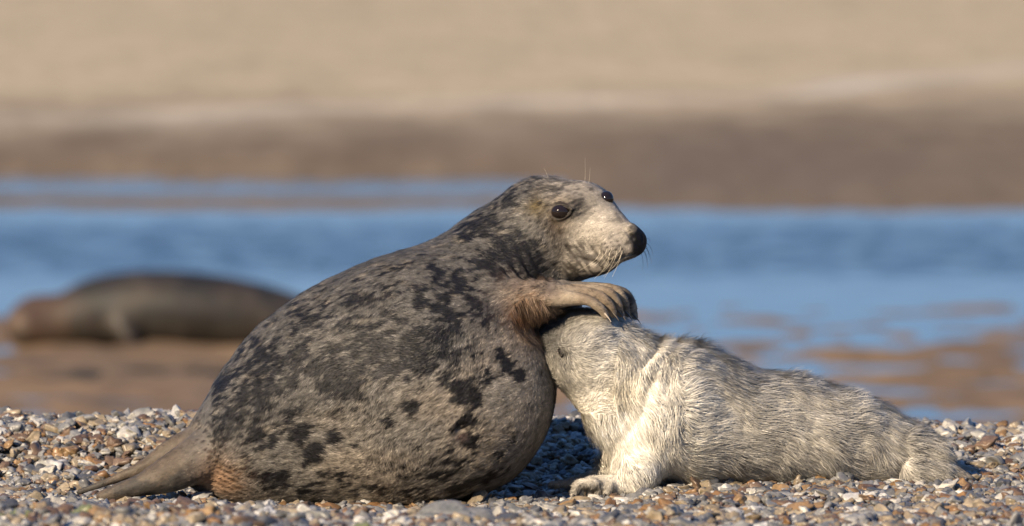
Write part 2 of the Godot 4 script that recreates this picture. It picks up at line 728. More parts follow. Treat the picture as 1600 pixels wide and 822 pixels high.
# ---------------------------------------------------------------- fur
# strands as narrow tapering blades; each root takes its colour from the coat
func fur(m: Net, density: float, mat: Material, how: Callable, bent: bool, vary: float, streak: float) -> ArrayMesh:
	var v := PackedVector3Array()
	var nn := PackedVector3Array()
	var cc := PackedColorArray()
	var idx := PackedInt32Array()
	for i in range(0, m.idx.size(), 3):
		var ia := m.idx[i]
		var ib := m.idx[i + 1]
		var ic := m.idx[i + 2]
		var a := m.v[ia]
		var b := m.v[ib]
		var c := m.v[ic]
		var n0 := (m.n[ia] + m.n[ib] + m.n[ic]).normalized()
		var ar := (b - a).cross(c - a).length() * 0.5
		var dens := density * (1.0 if n0.z > -0.15 else 0.3)
		var cnt := ar * dens
		var num := int(cnt)
		if rng.randf() < cnt - num:
			num += 1
		if num == 0:
			continue
		# [direction, length, lift, width, mean tint]
		var h: Array = how.call((a + b + c) / 3.0, n0)
		if h.is_empty():
			continue
		var dir0: Vector3 = h[0]
		var len0: float = h[1]
		var lift: float = h[2]
		var wid: float = h[3]
		for k in num:
			var r1 := rng.randf()
			var r2 := rng.randf()
			if r1 + r2 > 1.0:
				r1 = 1.0 - r1
				r2 = 1.0 - r2
			var p := a + (b - a) * r1 + (c - a) * r2
			var col := m.col[ia] if r1 + r2 < 0.4 else (m.col[ib] if r1 > r2 else m.col[ic])
			var d := dir0 + Vector3(rng.randf() - 0.5, rng.randf() - 0.5, rng.randf() - 0.5) * 0.45
			d = (d - n0 * d.dot(n0)).normalized()
			var side := d.cross(n0)
			var ln := len0 * (0.6 + 0.8 * rng.randf())
			var l := lift * (0.5 + rng.randf())
			var w := wid * (0.6 + 0.8 * rng.randf())
			var tint := 1.0 + vary * (rng.randf() - 0.5)
			if streak > 0.0:
				var fa := p.x * 0.92 + p.y * 0.38
				var fb := p.y * 0.92 - p.x * 0.38
				tint *= maxf(0.25, 1.0 + streak * noise.get_noise_3d(fa * 2300.0, fb * 8000.0, p.z * 3000.0) + 0.6 * streak * noise.get_noise_3d(fa * 900.0, fb * 2600.0 + 70.0, p.z * 1100.0))
			var q := Color(col.r * tint, col.g * tint, col.b * tint)
			var at := v.size()
			var sn := (n0 + side * (rng.randf() - 0.5) * 0.9 + d * (rng.randf() - 0.3) * 0.6).normalized()
			if bent:
				var mid := p + d * ln * 0.5 + n0 * ln * l * 0.62
				v.append(p - side * w * 0.5 - n0 * 0.001)
				v.append(p + side * w * 0.5 - n0 * 0.001)
				v.append(mid - side * w * 0.4)
				v.append(mid + side * w * 0.4)
				v.append(p + d * ln + n0 * ln * l * 0.8 + side * (rng.randf() - 0.5) * w * 2.0)
				for e in 5:
					nn.append(sn)
				cc.append(q)
				cc.append(q)
				cc.append(q)
				cc.append(q)
				cc.append(q)
				idx.append_array(PackedInt32Array([at, at + 2, at + 1, at + 1, at + 2, at + 3, at + 2, at + 4, at + 3]))
			else:
				v.append(p - side * w * 0.5 - n0 * 0.0006)
				v.append(p + side * w * 0.5 - n0 * 0.0006)
				v.append(p + d * ln + n0 * ln * l)
				for e in 3:
					nn.append(sn)
				cc.append(q)
				cc.append(q)
				cc.append(q)
				idx.append_array(PackedInt32Array([at, at + 2, at + 1]))
	var arr := []
	arr.resize(Mesh.ARRAY_MAX)
	arr[Mesh.ARRAY_VERTEX] = v
	arr[Mesh.ARRAY_NORMAL] = nn
	arr[Mesh.ARRAY_COLOR] = cc
	arr[Mesh.ARRAY_INDEX] = idx
	var me := ArrayMesh.new()
	me.add_surface_from_arrays(Mesh.PRIMITIVE_TRIANGLES, arr)
	me.surface_set_material(0, mat)
	print("strands tris ", idx.size() / 3)
	return me

# ---------------------------------------------------------------- the mother
func build_mother() -> void:
	var f := Field.new()
	# trunk, tail to shoulder
	chain(f, [[318, 722, 0.03, 44], [400, 690, 0.02, 103], [520, 627, 0.0, 166], [640, 598, 0.0, 199], [690, 605, 0.01, 181]], 0.05)
	chain(f, [[640, 590, -0.01, 185], [720, 500, -0.05, 132], [787, 412, -0.08, 90]], 0.04)
	chain(f, [[775, 470, -0.03, 70], [845, 478, -0.05, 48], [885, 486, -0.03, 26]], 0.03)
	# neck and skull
	chain(f, [[787, 412, -0.08, 88], [850, 360, -0.085, 75]], 0.02)
	chain(f, [[850, 352, -0.085, 77], [905, 341, -0.045, 57]], 0.03)
	chain(f, [[905, 341, -0.045, 57], [940, 359, 0.0, 41], [974, 376, 0.045, 28]], 0.02)
	chain(f, [[835, 400, -0.09, 68], [885, 392, -0.065, 51], [938, 404, 0.01, 24], [962, 401, 0.035, 12]], 0.02)
	chain(f, [[962, 388, 0.062, 23], [978, 386, 0.06, 20]], 0.012)
	chain(f, [[984, 382, 0.018, 22], [990, 380, 0.03, 20]], 0.012)
	chain(f, [[984, 366, 0.06, 17], [995, 374, 0.052, 15], [994, 384, 0.05, 14]], 0.01)
	# brows
	chain(f, [[868, 322, 0.005, 15], [892, 318, 0.012, 14]], 0.022)
	chain(f, [[926, 302, -0.07, 15], [938, 304, -0.078, 11]], 0.015)
	# near fore flipper: arm, hand, five digits
	chain(f, [[735, 475, 0.045, 62], [795, 474, 0.09, 40], [850, 463, 0.11, 26], [885, 462, 0.105, 17]], 0.025)
	chain(f, [[850, 455, 0.07, 22], [890, 455, 0.06, 12]], 0.02)
	var digits := [
		[[858, 467, 0.128, 15], [912, 468, 0.135, 10], [935, 479, 0.130, 8], [946, 493, 0.122, 5]],
		[[866, 461, 0.108, 15], [926, 460, 0.112, 9.5], [949, 474, 0.107, 8], [958, 491, 0.10, 5]],
		[[870, 457, 0.085, 15], [940, 456, 0.086, 9.5], [961, 470, 0.08, 8], [969, 491, 0.075, 5]],
		[[874, 454, 0.060, 14], [952, 454, 0.056, 9.5], [973, 468, 0.05, 8], [981, 493, 0.045, 5]],
		[[878, 453, 0.035, 13], [960, 455, 0.026, 9], [983, 469, 0.02, 8], [992, 496, 0.015, 5]],
	]
	for d in digits:
		chain(f, d, 0.006)
	# hind flippers
	chain(f, [[330, 698, 0.02, 36], [280, 704, 0.035, 24], [225, 730, 0.04, 12], [170, 752, 0.04, 8], [124, 769, 0.04, 5]], 0.012)
	chain(f, [[345, 700, 0.07, 44], [290, 728, 0.10, 34], [230, 755, 0.115, 19], [160, 776, 0.12, 9]], 0.008)
	# wounds of detail: mouth line, nostrils, sockets, crease by the tail
	var eye_at := f.march(CAM, ray(877, 331), 14.0)
	var far_hit := f.march(CAM, ray(947, 312), 14.0)
	var mouth: Array[Vector3] = []
	for p in [[992, 397], [975, 402], [955, 409], [935, 411], [915, 407], [903, 402]]:
		mouth.append(f.march(CAM, ray(p[0], p[1]), 14.0))
	var nostril_a := f.march(CAM, ray(981, 361), 14.0)
	var nostril_b := f.march(CAM, ray(989, 373), 14.0)
	for i in mouth.size() - 1:
		f.add(mouth[i], mouth[i + 1], 0.0032, 0.0032, 0.004, 1)
	f.add(nostril_a, nostril_b, 0.004, 0.0055, 0.004, 1)
	var nostril_c := f.march(CAM, ray(976, 357), 14.0)
	f.add(nostril_c, nostril_a, 0.003, 0.004, 0.004, 1)
	var nf := f.march(CAM, ray(1004, 368), 14.0)
	f.add(nf, nf + Vector3(0.003, -0.012, 0), 0.003, 0.0035, 0.004, 1)
	f.add(eye_at + Vector3(-0.004, 0, 0.004), eye_at + Vector3(0.006, 0, 0.004), 0.0125, 0.0125, 0.008, 1)
	for lid in [[10.0, 170.0, 0.0034, 1.0], [195.0, 345.0, 0.0024, 1.0]]:
		var prev := Vector3.ZERO
		for i in 9:
			var an := deg_to_rad(lerpf(lid[0], lid[1], i / 8.0))
			var at := eye_at + Vector3(0.0215 * cos(an), (0.0152 * sin(an) * (1.0 - 0.25 * cos(an)) + 0.003 * cos(an)) * lid[3], 0.001 + 0.007 * cos(an))
			if i > 0:
				f.add(prev, at, lid[2], lid[2], 0.005)
			prev = at
	var nip := f.march(CAM, ray(722, 682), 14.0)
	f.add(nip + Vector3(0, 0.012, 0.004), nip + Vector3(0, -0.010, 0.004), 0.011, 0.008, 0.02, 1)

	var lo := P(110, 822, 0.0)
	var body := net(f, Vector3(lo.x, -0.04, -0.36), Vector3(0.32, 0.78, 0.36), 0.005)
	var head_lo := P(838, 520, 0.0)
	stamp(" mother body")
	var head := net(f, Vector3(head_lo.x, head_lo.y, -0.20), Vector3(P(1020, 0, 0).x, P(0, 262, 0).y, 0.20), 0.0027)
	stamp(" mother head")
	# drop from the coarse net what the fine net covers; join both into one mesh
	var cut_x := head_lo.x + 0.012
	var cut_y := head_lo.y + 0.012
	var m := Net.new()
	m.v = body.v
	for i in range(0, body.idx.size(), 3):
		var ok := false
		for e in 3:
			var p := body.v[body.idx[i + e]]
			if p.x < cut_x or p.y < cut_y:
				ok = true
		if ok:
			m.idx.append_array(body.idx.slice(i, i + 3))
	var base := m.v.size()
	m.v.append_array(head.v)
	for i in range(0, head.idx.size(), 3):
		var ok := true
		for e in 3:
			var p := head.v[head.idx[i + e]]
			if p.x < cut_x - 0.008 or p.y < cut_y - 0.008:
				ok = false
		if ok:
			m.idx.append_array(PackedInt32Array([head.idx[i] + base, head.idx[i + 1] + base, head.idx[i + 2] + base]))
	smooth_normals(m)
	# folds of loose skin: on the neck across its length, fine ones on the flank
	var neck := P(822, 405, 0.0)
	var axis := (P(900, 350, 0.0) - P(800, 420, 0.0)).normalized()
	var groin := P(352, 745, 0.1)
	for i in m.v.size():
		var p := m.v[i]
		var q := Vector3(p.x - neck.x, p.y - neck.y, 0)
		var w := exp(-pow(q.length() / 0.075, 2.0)) * sm(0.0, 0.05, p.z + 0.07)
		var d := w * 0.0035 * sin(q.dot(axis) * 250.0 + 7.0 * noise.get_noise_3d(p.x * 330, p.y * 330, p.z * 330)) * (0.7 + 0.9 * noise.get_noise_3d(p.x * 420 + 60, p.y * 420, p.z * 420))
		d += 0.0035 * noise.get_noise_3d(p.x * 320, p.y * 320, p.z * 320) + 0.0012 * noise.get_noise_3d(p.x * 1500, p.y * 1500, p.z * 1500) * (1.0 if p.x < 0.02 else 0.4)
		var g := exp(-pow(p.distance_to(groin) / 0.07, 2.0))
		d += g * 0.002 * sin((p.y + 0.5 * p.x) * 520.0)
		var nq := Vector3(p.x - nip.x, p.y - nip.y, 0)
		d += 0.0012 * exp(-pow((nq.length() - 0.035) / 0.03, 2.0)) * sin(atan2(nq.y, nq.x) * 26.0 + 20.0 * nq.length())
		m.v[i] = p + m.n[i] * d
	smooth_normals(m)

	# the coat: dark blotches set on the body
	var spots := []
	for s in [
		[525, 585, 26, 1.0], [500, 575, 16, 0.9], [545, 600, 16, 0.9], [470, 555, 20, 0.7], [600, 548, 34, 0.75], [640, 545, 26, 0.9], [615, 575, 14, 0.8], [560, 540, 22, 0.7],
		[680, 530, 26, 0.8], [645, 634, 11, 1.1], [608, 657, 7, 0.6], [725, 612, 20, 1.1], [745, 625, 12, 0.9], [705, 590, 20, 0.7], [760, 590, 18, 0.6], [730, 660, 14, 1.0], [736, 690, 13, 1.0],
		[795, 570, 15, 1.1], [812, 585, 12, 1.0], [785, 555, 10, 0.9], [470, 676, 15, 0.9], [520, 685, 14, 0.9], [490, 710, 16, 1.0], [478, 725, 11, 0.8], [430, 690, 14, 0.7], [400, 680, 16, 0.8], [455, 650, 16, 0.5],
		[560, 700, 8, 0.6], [700, 735, 40, 0.55], [720, 765, 30, 0.75], [640, 745, 30, 0.45], [520, 745, 30, 0.5], [430, 755, 26, 0.7], [570, 765, 30, 0.5], [780, 720, 22, 0.4], [800, 690, 16, 0.4],
		[400, 620, 40, 0.6], [360, 660, 30, 0.6], [440, 580, 36, 0.55], [700, 500, 30, 0.5], [660, 470, 26, 0.5], [750, 480, 20, 0.6], [720, 440, 26, 0.6], [690, 430, 22, 0.6], [560, 470, 40, 0.35], [480, 500, 40, 0.4],
		[380, 640, 36, 0.5], [350, 600, 40, 0.5], [410, 560, 36, 0.5], [580, 560, 34, 0.55], [655, 560, 30, 0.7], [700, 555, 22, 0.55], [740, 545, 20, 0.4], [620, 510, 40, 0.3], [540, 520, 40, 0.3], [660, 770, 40, 0.5], [760, 750, 30, 0.6], [480, 765, 36, 0.5],
		[810, 400, 26, 1.2], [835, 415, 20, 1.2], [790, 380, 18, 0.9], [770, 410, 26, 0.7], [850, 435, 14, 0.9], [755, 350, 30, 0.8], [790, 310, 24, 0.5], [820, 495, 20, 0.7], [850, 590, 14, 0.5],
	]:
		spots.append([f.march(CAM, ray(s[0], s[1]), 14.0), s[2] * PX, s[3]])
	var e_dir := (P(948, 308, -0.08) - P(877, 331, 0.02)).normalized()
	var patch := f.march(CAM, ray(903, 326), 14.0)
	var stain := f.march(CAM, ray(866, 354), 14.0)
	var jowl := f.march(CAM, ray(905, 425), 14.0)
	var temple := f.march(CAM, ray(888, 392), 14.0)
	var nose_c := P(1003, 375, 0.052)
	var ear := f.march(CAM, ray(838, 322), 14.0)
	var cheek := f.march(CAM, ray(903, 375), 14.0)
	var bright := f.march(CAM, ray(925, 350), 14.0)
	var arm := P(830, 492, 0.11)
	var knuckle := P(978, 460, 0.03)
	var hand := P(915, 462, 0.10)
	var tail_c := P(345, 752, 0.12)
	var flip := P(235, 745, 0.10)
	var skull := P(850, 352, -0.085)
	var pits: Array[Vector3] = []
	for q in [[944, 380], [954, 378], [965, 376], [938, 388], [948, 386], [958, 384], [968, 383], [943, 394], [953, 392], [963, 390], [973, 389], [958, 398], [968, 396], [950, 400]]:
		pits.append(f.march(CAM, ray(q[0], q[1]), 14.0))
	m.col.resize(m.v.size())
	for i in m.v.size():
		var p := m.v[i]
		var lo_n := noise.get_noise_3d(p.x * 260, p.y * 420, p.z * 260)
		var mid_n := noise.get_noise_3d(p.x * 900 + 9, p.y * 1300, p.z * 900)
		var hi_n := noise.get_noise_3d(p.x * 3200, p.y * 4200, p.z * 3200)
		# belly fawn grey, back slate: the line between follows the animal's own length
		var fl_a := p.x * 0.92 + p.y * 0.38
		var fl_b := p.y * 0.92 - p.x * 0.38
		var rag := noise.get_noise_3d(fl_a * 1300, fl_b * 3400, p.z * 1800) * 0.6 + noise.get_noise_3d(fl_a * 3000, fl_b * 7500, p.z * 3000) * 0.5
		var along := p.x * 0.45 - p.y * 0.89
		var back := sm(-0.24, -0.43, along + 0.05 * lo_n + 0.05 * rag - 0.10 * sm(0.05, -0.15, p.z))
		if p.x < -0.30:
			back = maxf(back, sm(-0.36, -0.56, p.x + 0.5 * (0.15 - p.y) + 0.06 * rag) * 0.85)
		var ash := Color(0.225, 0.208, 0.186)
		var fawn := Color(0.255, 0.222, 0.185)
		var c := ash.lerp(fawn, clampf(0.5 + lo_n, 0, 1))
		c = c.lerp(Color(0.086, 0.082, 0.079), back * 0.9)
		c = c.lerp(Color(0.20, 0.175, 0.145), back * sm(0.15, 0.6, mid_n + 0.5 * rag) * 0.75)
		var dark := 0.0
		for s in spots:
			var dd: float = p.distance_squared_to(s[0]) / (s[1] * s[1])
			if dd < 5.0:
				dark = maxf(dark, s[2] * exp(-dd * 0.7))
		dark = dark * 0.92 + (0.26 * mid_n + 0.62 * rag) * (0.72 + 0.28 * back) + back * 0.14
		c = c.lerp(Color(0.012, 0.012, 0.015), sm(0.27, 0.50, dark) * 0.97)
		# the head: pale silver muzzle and cheek
		var hd := p.distance_to(skull)
		var face := sm(P(835, 0, 0).x, P(880, 0, 0).x, p.x + 0.6 * (p.y - skull.y) * 0.3) * sm(P(0, 452, 0).y, P(0, 425, 0).y, p.y)
		if face > 0.01:
			var silver := Color(0.27, 0.242, 0.208)
			silver = silver.lerp(Color(0.05, 0.046, 0.042), sm(-0.05, 0.4, mid_n * 0.7 + rag * 0.8) * 0.8)
			silver = silver.lerp(Color(0.62, 0.57, 0.50), 0.9 * exp(-pow(p.distance_to(cheek) / 0.028, 2.0)))
			silver = silver.lerp(Color(0.44, 0.40, 0.345), 0.85 * exp(-pow(p.distance_to(bright) / 0.05, 2.0)))
			silver = silver.lerp(Color(0.20, 0.145, 0.09), exp(-pow((p - eye_at).length() / 0.03, 2.0)) * 0.7)
			silver = silver.lerp(Color(0.055, 0.038, 0.024), exp(-pow(p.distance_to(stain) / 0.033, 2.0)) * 0.9)
			silver = silver.lerp(Color(0.035, 0.03, 0.026), exp(-pow(p.distance_to(temple) / 0.034, 2.0)) * clampf(0.6 + rag, 0, 1) * 0.8)
			silver = silver.lerp(Color(0.03, 0.027, 0.026), exp(-pow(p.distance_to(patch) / 0.031, 2.0) + 0.6 * rag))
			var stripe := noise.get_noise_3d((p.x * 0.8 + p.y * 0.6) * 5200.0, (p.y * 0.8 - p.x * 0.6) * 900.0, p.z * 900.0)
			silver = silver.lerp(Color(0.045, 0.038, 0.032), sm(-0.15, 0.35, stripe) * sm(0.085, 0.06, p.distance_to(jowl)) * 0.85)  # striped dark jaw fur, with the shade under the jaw painted in
			for q in pits:
				silver = silver.lerp(Color(0.06, 0.05, 0.045), sm(0.0048, 0.0022, p.distance_to(q)))
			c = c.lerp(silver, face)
		c = c.lerp(Color(0.085, 0.06, 0.022), exp(-pow(p.distance_to(ear) / 0.022, 2.0)) * 0.95)
		c = c.lerp(Color(0.03, 0.024, 0.02), sm(0.026, 0.019, p.distance_to(eye_at)))
		c = c.lerp(Color(0.008, 0.008, 0.009), sm(0.043, 0.033, p.distance_to(nose_c) + 0.005 * mid_n))
		for q in mouth:
			c = c.lerp(Color(0.03, 0.025, 0.022), exp(-pow(p.distance_to(q) / 0.008, 2.0)) * 0.8)
		# rusty fur on the arm, pale digits
		var am := exp(-pow(p.distance_to(arm) / 0.06, 2.0)) * sm(0.03, 0.07, p.z)
		c = c.lerp(Color(0.20, 0.10, 0.05).lerp(Color(0.36, 0.23, 0.14), clampf(0.5 + mid_n * 1.5, 0, 1)), am * 0.95)
		if p.z > 0.0 and p.y < P(0, 440, 0).y and p.x < 0.27 and p.y > P(0, 512, 0).y and p.x > 0.04:
			var hw := sm(P(848, 0, 0).x, P(885, 0, 0).x, p.x + 0.012 * mid_n)
			var hc := Color(0.25, 0.195, 0.14).lerp(Color(0.34, 0.28, 0.21), clampf(0.5 + mid_n, 0, 1)).lerp(Color(0.11, 0.094, 0.08), sm(0.035, 0.022, p.distance_to(knuckle) + 0.012 * rag))
			c = c.lerp(hc, hw)
		c = c.lerp(Color(0.33, 0.20, 0.12), exp(-pow(p.distance_to(tail_c) / 0.05, 2.0)) * 0.8)
		var fl := sm(P(330, 0, 0).x, P(270, 0, 0).x, p.x)
		var hind := Color(0.05, 0.045, 0.04).lerp(Color(0.115, 0.09, 0.068), sm(-0.3, 0.4, lo_n + 0.5 * rag))
		c = c.lerp(hind * (1.0 + 0.35 * mid_n), fl * 0.9)
		c = c.lerp(Color(0.24, 0.15, 0.125), exp(-pow(p.distance_to(nip) / 0.012, 2.0)) * 0.45)
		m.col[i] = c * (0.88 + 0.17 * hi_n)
	stamp(" mother coat")
	var skin := paint(0.6, true, 0.35)
	var seal := Node3D.new()
	seal.name = "seal"
	add_child(seal)
	tag(seal, "large grey seal with dark blotches on a fawn coat, one flipper on the pup's head", "seal")
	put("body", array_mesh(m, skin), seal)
	var hair := paint(0.48, true, 0.38)
	var face_x := P(880, 0, 0).x
	var comb := func(p: Vector3, n: Vector3) -> Array:
		var flow := Vector3(-0.9, -0.35, 0.1)
		if p.y > 0.42 and p.x > 0.0:
			flow = Vector3(-0.75, -0.5, -0.3)
		flow += Vector3(noise.get_noise_3d(p.x * 300, p.y * 300, p.z * 300), noise.get_noise_3d(p.x * 300 + 50, p.y * 300, p.z * 300), 0) * 0.9
		var ln := 0.0095
		var lift := 0.18
		if p.distance_to(nose_c) < 0.036 or p.distance_to(eye_at) < 0.021:
			return []
		if p.x > face_x and p.y > 0.45:
			ln = 0.006
			lift = 0.12
		if p.distance_to(hand) < 0.1 and p.z > 0.0 and p.x + 0.03 * noise.get_noise_3d(p.x * 900, p.y * 1500, p.z * 900) > 0.085:
			flow = Vector3(1, -0.4, 0)
			ln = 0.006
			lift = 0.08
		if p.x < P(335, 0, 0).x:
			flow = Vector3(-0.9, -0.45, 0.0)
			ln = 0.006
			lift = 0.07
		if p.distance_to(arm) < 0.055 and p.z > 0.05:
			flow = Vector3(0.35, -1, 0.1)
			ln = 0.027
			lift = 0.3
		return [flow, ln, lift, 0.0012]
	put("fur", fur(m, 230000.0, hair, comb, false, 1.2, 0.9), seal)

	# eyes, lids, whiskers, claws
	var eye_mat := StandardMaterial3D.new()
	eye_mat.albedo_color = lin(0.012, 0.008, 0.007)
	eye_mat.roughness = 0.06
	var ball := SphereMesh.new()
	ball.radius = 0.018
	ball.height = 0.036
	ball.radial_segments = 32
	ball.rings = 16
	ball.material = eye_mat
	var e1 := put("eye", ball, seal)
	e1.position = eye_at + Vector3(0.0, 0.0, -0.0065)
	e1.scale = Vector3(1.2, 0.95, 1)
	var e2 := put("eye", ball, seal)
	e2.position = far_hit + Vector3(0.001, 0.001, -0.011)
	e2.scale = Vector3(0.85, 0.95, 0.9)
	var rim := paint(0.5, false)
	rim.albedo_color = lin(0.03, 0.025, 0.022)
	var lid_pts := PackedVector3Array()
	for i in 25:
		var an := TAU * i / 24.0
		lid_pts.append(eye_at + Vector3(0.0180 * cos(an), 0.0118 * sin(an) * (1.0 - 0.25 * cos(an)) + 0.003 * cos(an), 0.0042 + 0.005 * cos(an) - 0.002 * absf(cos(an))))
	put("eyelid", tube(lid_pts, 0.0012, 0.0012, 6, rim), e1.get_parent())
	var whisk := paint(0.4, false)
	whisk.albedo_color = lin(0.62, 0.55, 0.42)
	var dark_whisk := paint(0.4, false)
	dark_whisk.albedo_color = lin(0.05, 0.045, 0.04)
	for n in pits.size():
		if n < 3:
			continue
		var a := pits[n] + Vector3(rng.randf_range(-0.003, 0.003), -0.003, -0.001)
		var ln := rng.randf_range(0.035, 0.07)
		var c := a + Vector3(rng.randf_range(-0.75, -0.3), rng.randf_range(-1.0, -0.7), rng.randf_range(0.0, 0.3)).normalized() * ln
		var b := a + Vector3(rng.randf_range(-0.1, 0.1), -0.4, 0.4) * ln * 0.7
		put("whisker", tube(bezier(a, b, c, 6), 0.0004, 0.00015, 4, whisk), seal)
	for w in [[1004, 388, 1012, 418], [1006, 384, 1018, 412], [1000, 392, 1004, 422], [1008, 378, 1020, 398], [1007, 372, 1016, 378], [1002, 390, 1010, 410], [1006, 380, 1014, 405]]:
		var a := P(w[0], w[1], 0.03)
		var c := P(w[2], w[3], 0.04)
		put("whisker", tube(bezier(a, a.lerp(c, 0.5) + Vector3(0.007, 0.004, 0), c, 5), 0.0005, 0.0002, 3, dark_whisk), seal)
	for w in [[914, 284, 914, 247], [920, 286, 922, 262], [856, 276, 850, 263]]:
		var a := P(w[0], w[1], -0.03)
		var c := P(w[2], w[3], -0.03)
		put("whisker", tube(bezier(a, a.lerp(c, 0.5) + Vector3(0.001, 0, 0), c, 4), 0.0003, 0.00012, 3, whisk), seal)
	var horn := paint(0.35, false)
	horn.albedo_color = lin(0.42, 0.36, 0.29)
	var dark_horn := paint(0.35, false)
	dark_horn.albedo_color = lin(0.10, 0.085, 0.07)
	var ci := 0
	for d in digits:
		var e = d[3]
		var a := P(e[0] - 5, e[1] - 7, e[2] + 0.007)
		var b := P(e[0] + 2, e[1] - 1, e[2] + 0.012)
		var c := P(e[0] + 9, e[1] + 10, e[2] + 0.011)
		put("claw", tube(bezier(a, b, c, 5), 0.0032, 0.0007, 6, horn if ci == 0 else dark_horn), seal)
		ci += 1

# ---------------------------------------------------------------- the pup
func build_pup() -> void:
	var f := Field.new()
	chain(f, [[1052, 642, 0.0, 108], [1150, 662, -0.02, 92], [1250, 675, -0.03, 83], [1330, 686, -0.03, 70], [1400, 705, -0.03, 50], [1455, 722, -0.03, 30], [1485, 733, -0.03, 16]], 0.03)
	chain(f, [[915, 549, 0.06, 61], [968, 586, 0.05, 68], [1032, 632, 0.02, 95]], 0.03)
	chain(f, [[915, 552, 0.06, 58], [884, 548, 0.062, 38], [860, 528, 0.062, 23]], 0.02)
	chain(f, [[893, 572, 0.06, 28], [925, 612, 0.055, 34], [968, 655, 0.05, 44]], 0.02)
	chain(f, [[900, 545, 0.04, 52], [950, 545, 0.03, 50]], 0.03)
	# near fore flipper
	chain(f, [[1010, 690, 0.06, 52], [992, 742, 0.095, 31], [980, 757, 0.11, 19], [925, 757, 0.12, 13]], 0.02)
	for d in [
		[[930, 756, 0.150, 7], [906, 756, 0.156, 6], [899, 766, 0.158, 5], [897, 781, 0.158, 3.5]],
		[[932, 755, 0.135, 7], [915, 755, 0.142, 6], [909, 766, 0.145, 5], [908, 783, 0.145, 3.5]],
		[[935, 755, 0.120, 7], [926, 757, 0.130, 6], [921, 768, 0.133, 5], [920, 782, 0.133, 3.5]],
		[[945, 756, 0.13, 7], [938, 760, 0.14, 6], [934, 770, 0.143, 5], [932, 781, 0.143, 3.5]],
		[[955, 758, 0.135, 7], [951, 763, 0.145, 6], [948, 771, 0.147, 5], [946, 780, 0.147, 3.5]]]:
		chain(f, d, 0.004)
	# far fore flipper
	chain(f, [[985, 680, -0.05, 40], [955, 735, -0.075, 23], [905, 752, -0.07, 10], [860, 757, -0.06, 5]], 0.015)
	# hind flippers
	chain(f, [[1425, 695, 0.01, 24], [1465, 704, 0.025, 16], [1486, 713, 0.03, 8]], 0.01)
	chain(f, [[1430, 732, 0.02, 26], [1480, 738, 0.03, 17], [1512, 746, 0.035, 6]], 0.01)
	chain(f, [[1460, 732, -0.05, 20], [1515, 738, -0.07, 9], [1543, 742, -0.075, 4]], 0.01)
	var eye_at := f.march(CAM, ray(876, 552), 14.0)
	f.add(eye_at + Vector3(-0.003, 0.006, 0.003), eye_at + Vector3(0.004, -0.006, 0.003), 0.007, 0.007, 0.006, 1)
	var a0 := P(825, 790, 0)
	var m := net(f, Vector3(a0.x, -0.02, -0.24), Vector3(P(1552, 0, 0).x, P(0, 470, 0).y, 0.26), 0.0046)
	stamp(" pup net")
	# creases of loose skin on the neck and rump
	var c1 := P(1012, 545, 0.0)
	var c1d := (P(1045, 525, 0) - P(985, 640, 0)).normalized()
	var rump := P(1330, 650, 0.0)
	for i in m.v.size():
		var p := m.v[i]
		var q := Vector3(p.x - c1.x, p.y - c1.y, 0)
		var across := q.cross(c1d).z
		var d := 0.0028 * exp(-pow(q.length() / 0.11, 2.0)) * sin(across * 88.0 + 1.0 + 8.0 * noise.get_noise_3d(p.x * 260, p.y * 260, p.z * 260))
		var q2 := Vector3(p.x - rump.x, p.y - rump.y, 0)
		d += 0.0008 * exp(-pow(q2.length() / 0.09, 2.0)) * sin((q2.x + 0.2 * q2.y) * 75.0)
		d += 0.0025 * noise.get_noise_3d(p.x * 260, p.y * 260, p.z * 260)
		m.v[i] = p + m.n[i] * d * (1.0 if p.x > P(950, 0, 0).x else 0.3)
	smooth_normals(m)
	m.col.resize(m.v.size())
	var muz := P(850, 525, 0.085)
	var dusky := P(975, 600, 0.12)
	var chest := P(985, 660, 0.12)
	for i in m.v.size():
		var p := m.v[i]
		var lo_n := noise.get_noise_3d(p.x * 230 + 5, p.y * 300, p.z * 230)
		var mid_n := noise.get_noise_3d(p.x * 1500 + 9, p.y * 1300, p.z * 1500)
		var cream := Color(0.66, 0.62, 0.54)
		var grey := Color(0.235, 0.225, 0.21)
		# greyer guard hairs over back and rump, in streaks
		var g := sm(P(1020, 0, 0).x, P(1180, 0, 0).x, p.x) * 0.6 + 0.4 * sm(0.22, 0.34, p.y)
		var c := cream.lerp(grey, clampf(g + 0.12 * lo_n + 0.4 * mid_n, 0, 1))
		c = c.lerp(Color(0.88, 0.845, 0.76), exp(-pow(p.distance_to(chest) / 0.13, 2.0)) * 0.9)
		c = c.lerp(Color(0.42, 0.36, 0.23), exp(-pow(p.distance_to(dusky) / 0.035, 2.0)) * 0.7)
		c = c.lerp(Color(0.035, 0.034, 0.033), exp(-pow(p.distance_to(muz) / 0.082, 2.0)))
		c = c.lerp(Color(0.05, 0.045, 0.04), exp(-pow(p.distance_to(eye_at) / 0.014, 2.0)) * 0.9)
		var paw := sm(P(985, 0, 0).x, P(940, 0, 0).x, p.x) * sm(P(0, 730, 0).y, P(0, 748, 0).y, p.y)
		c = c.lerp(Color(0.20, 0.18, 0.155), paw * 0.75)
		if p.x > P(1492, 0, 0).x:
			c = c.lerp(Color(0.22, 0.19, 0.155), 0.7)
		m.col[i] = c
	var skin := paint(0.8)
	var pup := Node3D.new()
	pup.name = "seal_pup"
	add_child(pup)
	tag(pup, "fluffy cream-white seal pup nuzzling under the large seal's flipper", "seal pup")
	put("body", array_mesh(m, skin), pup)
	var hair := paint(0.5, true, 0.45)
	var hx := P(960, 0, 0).x
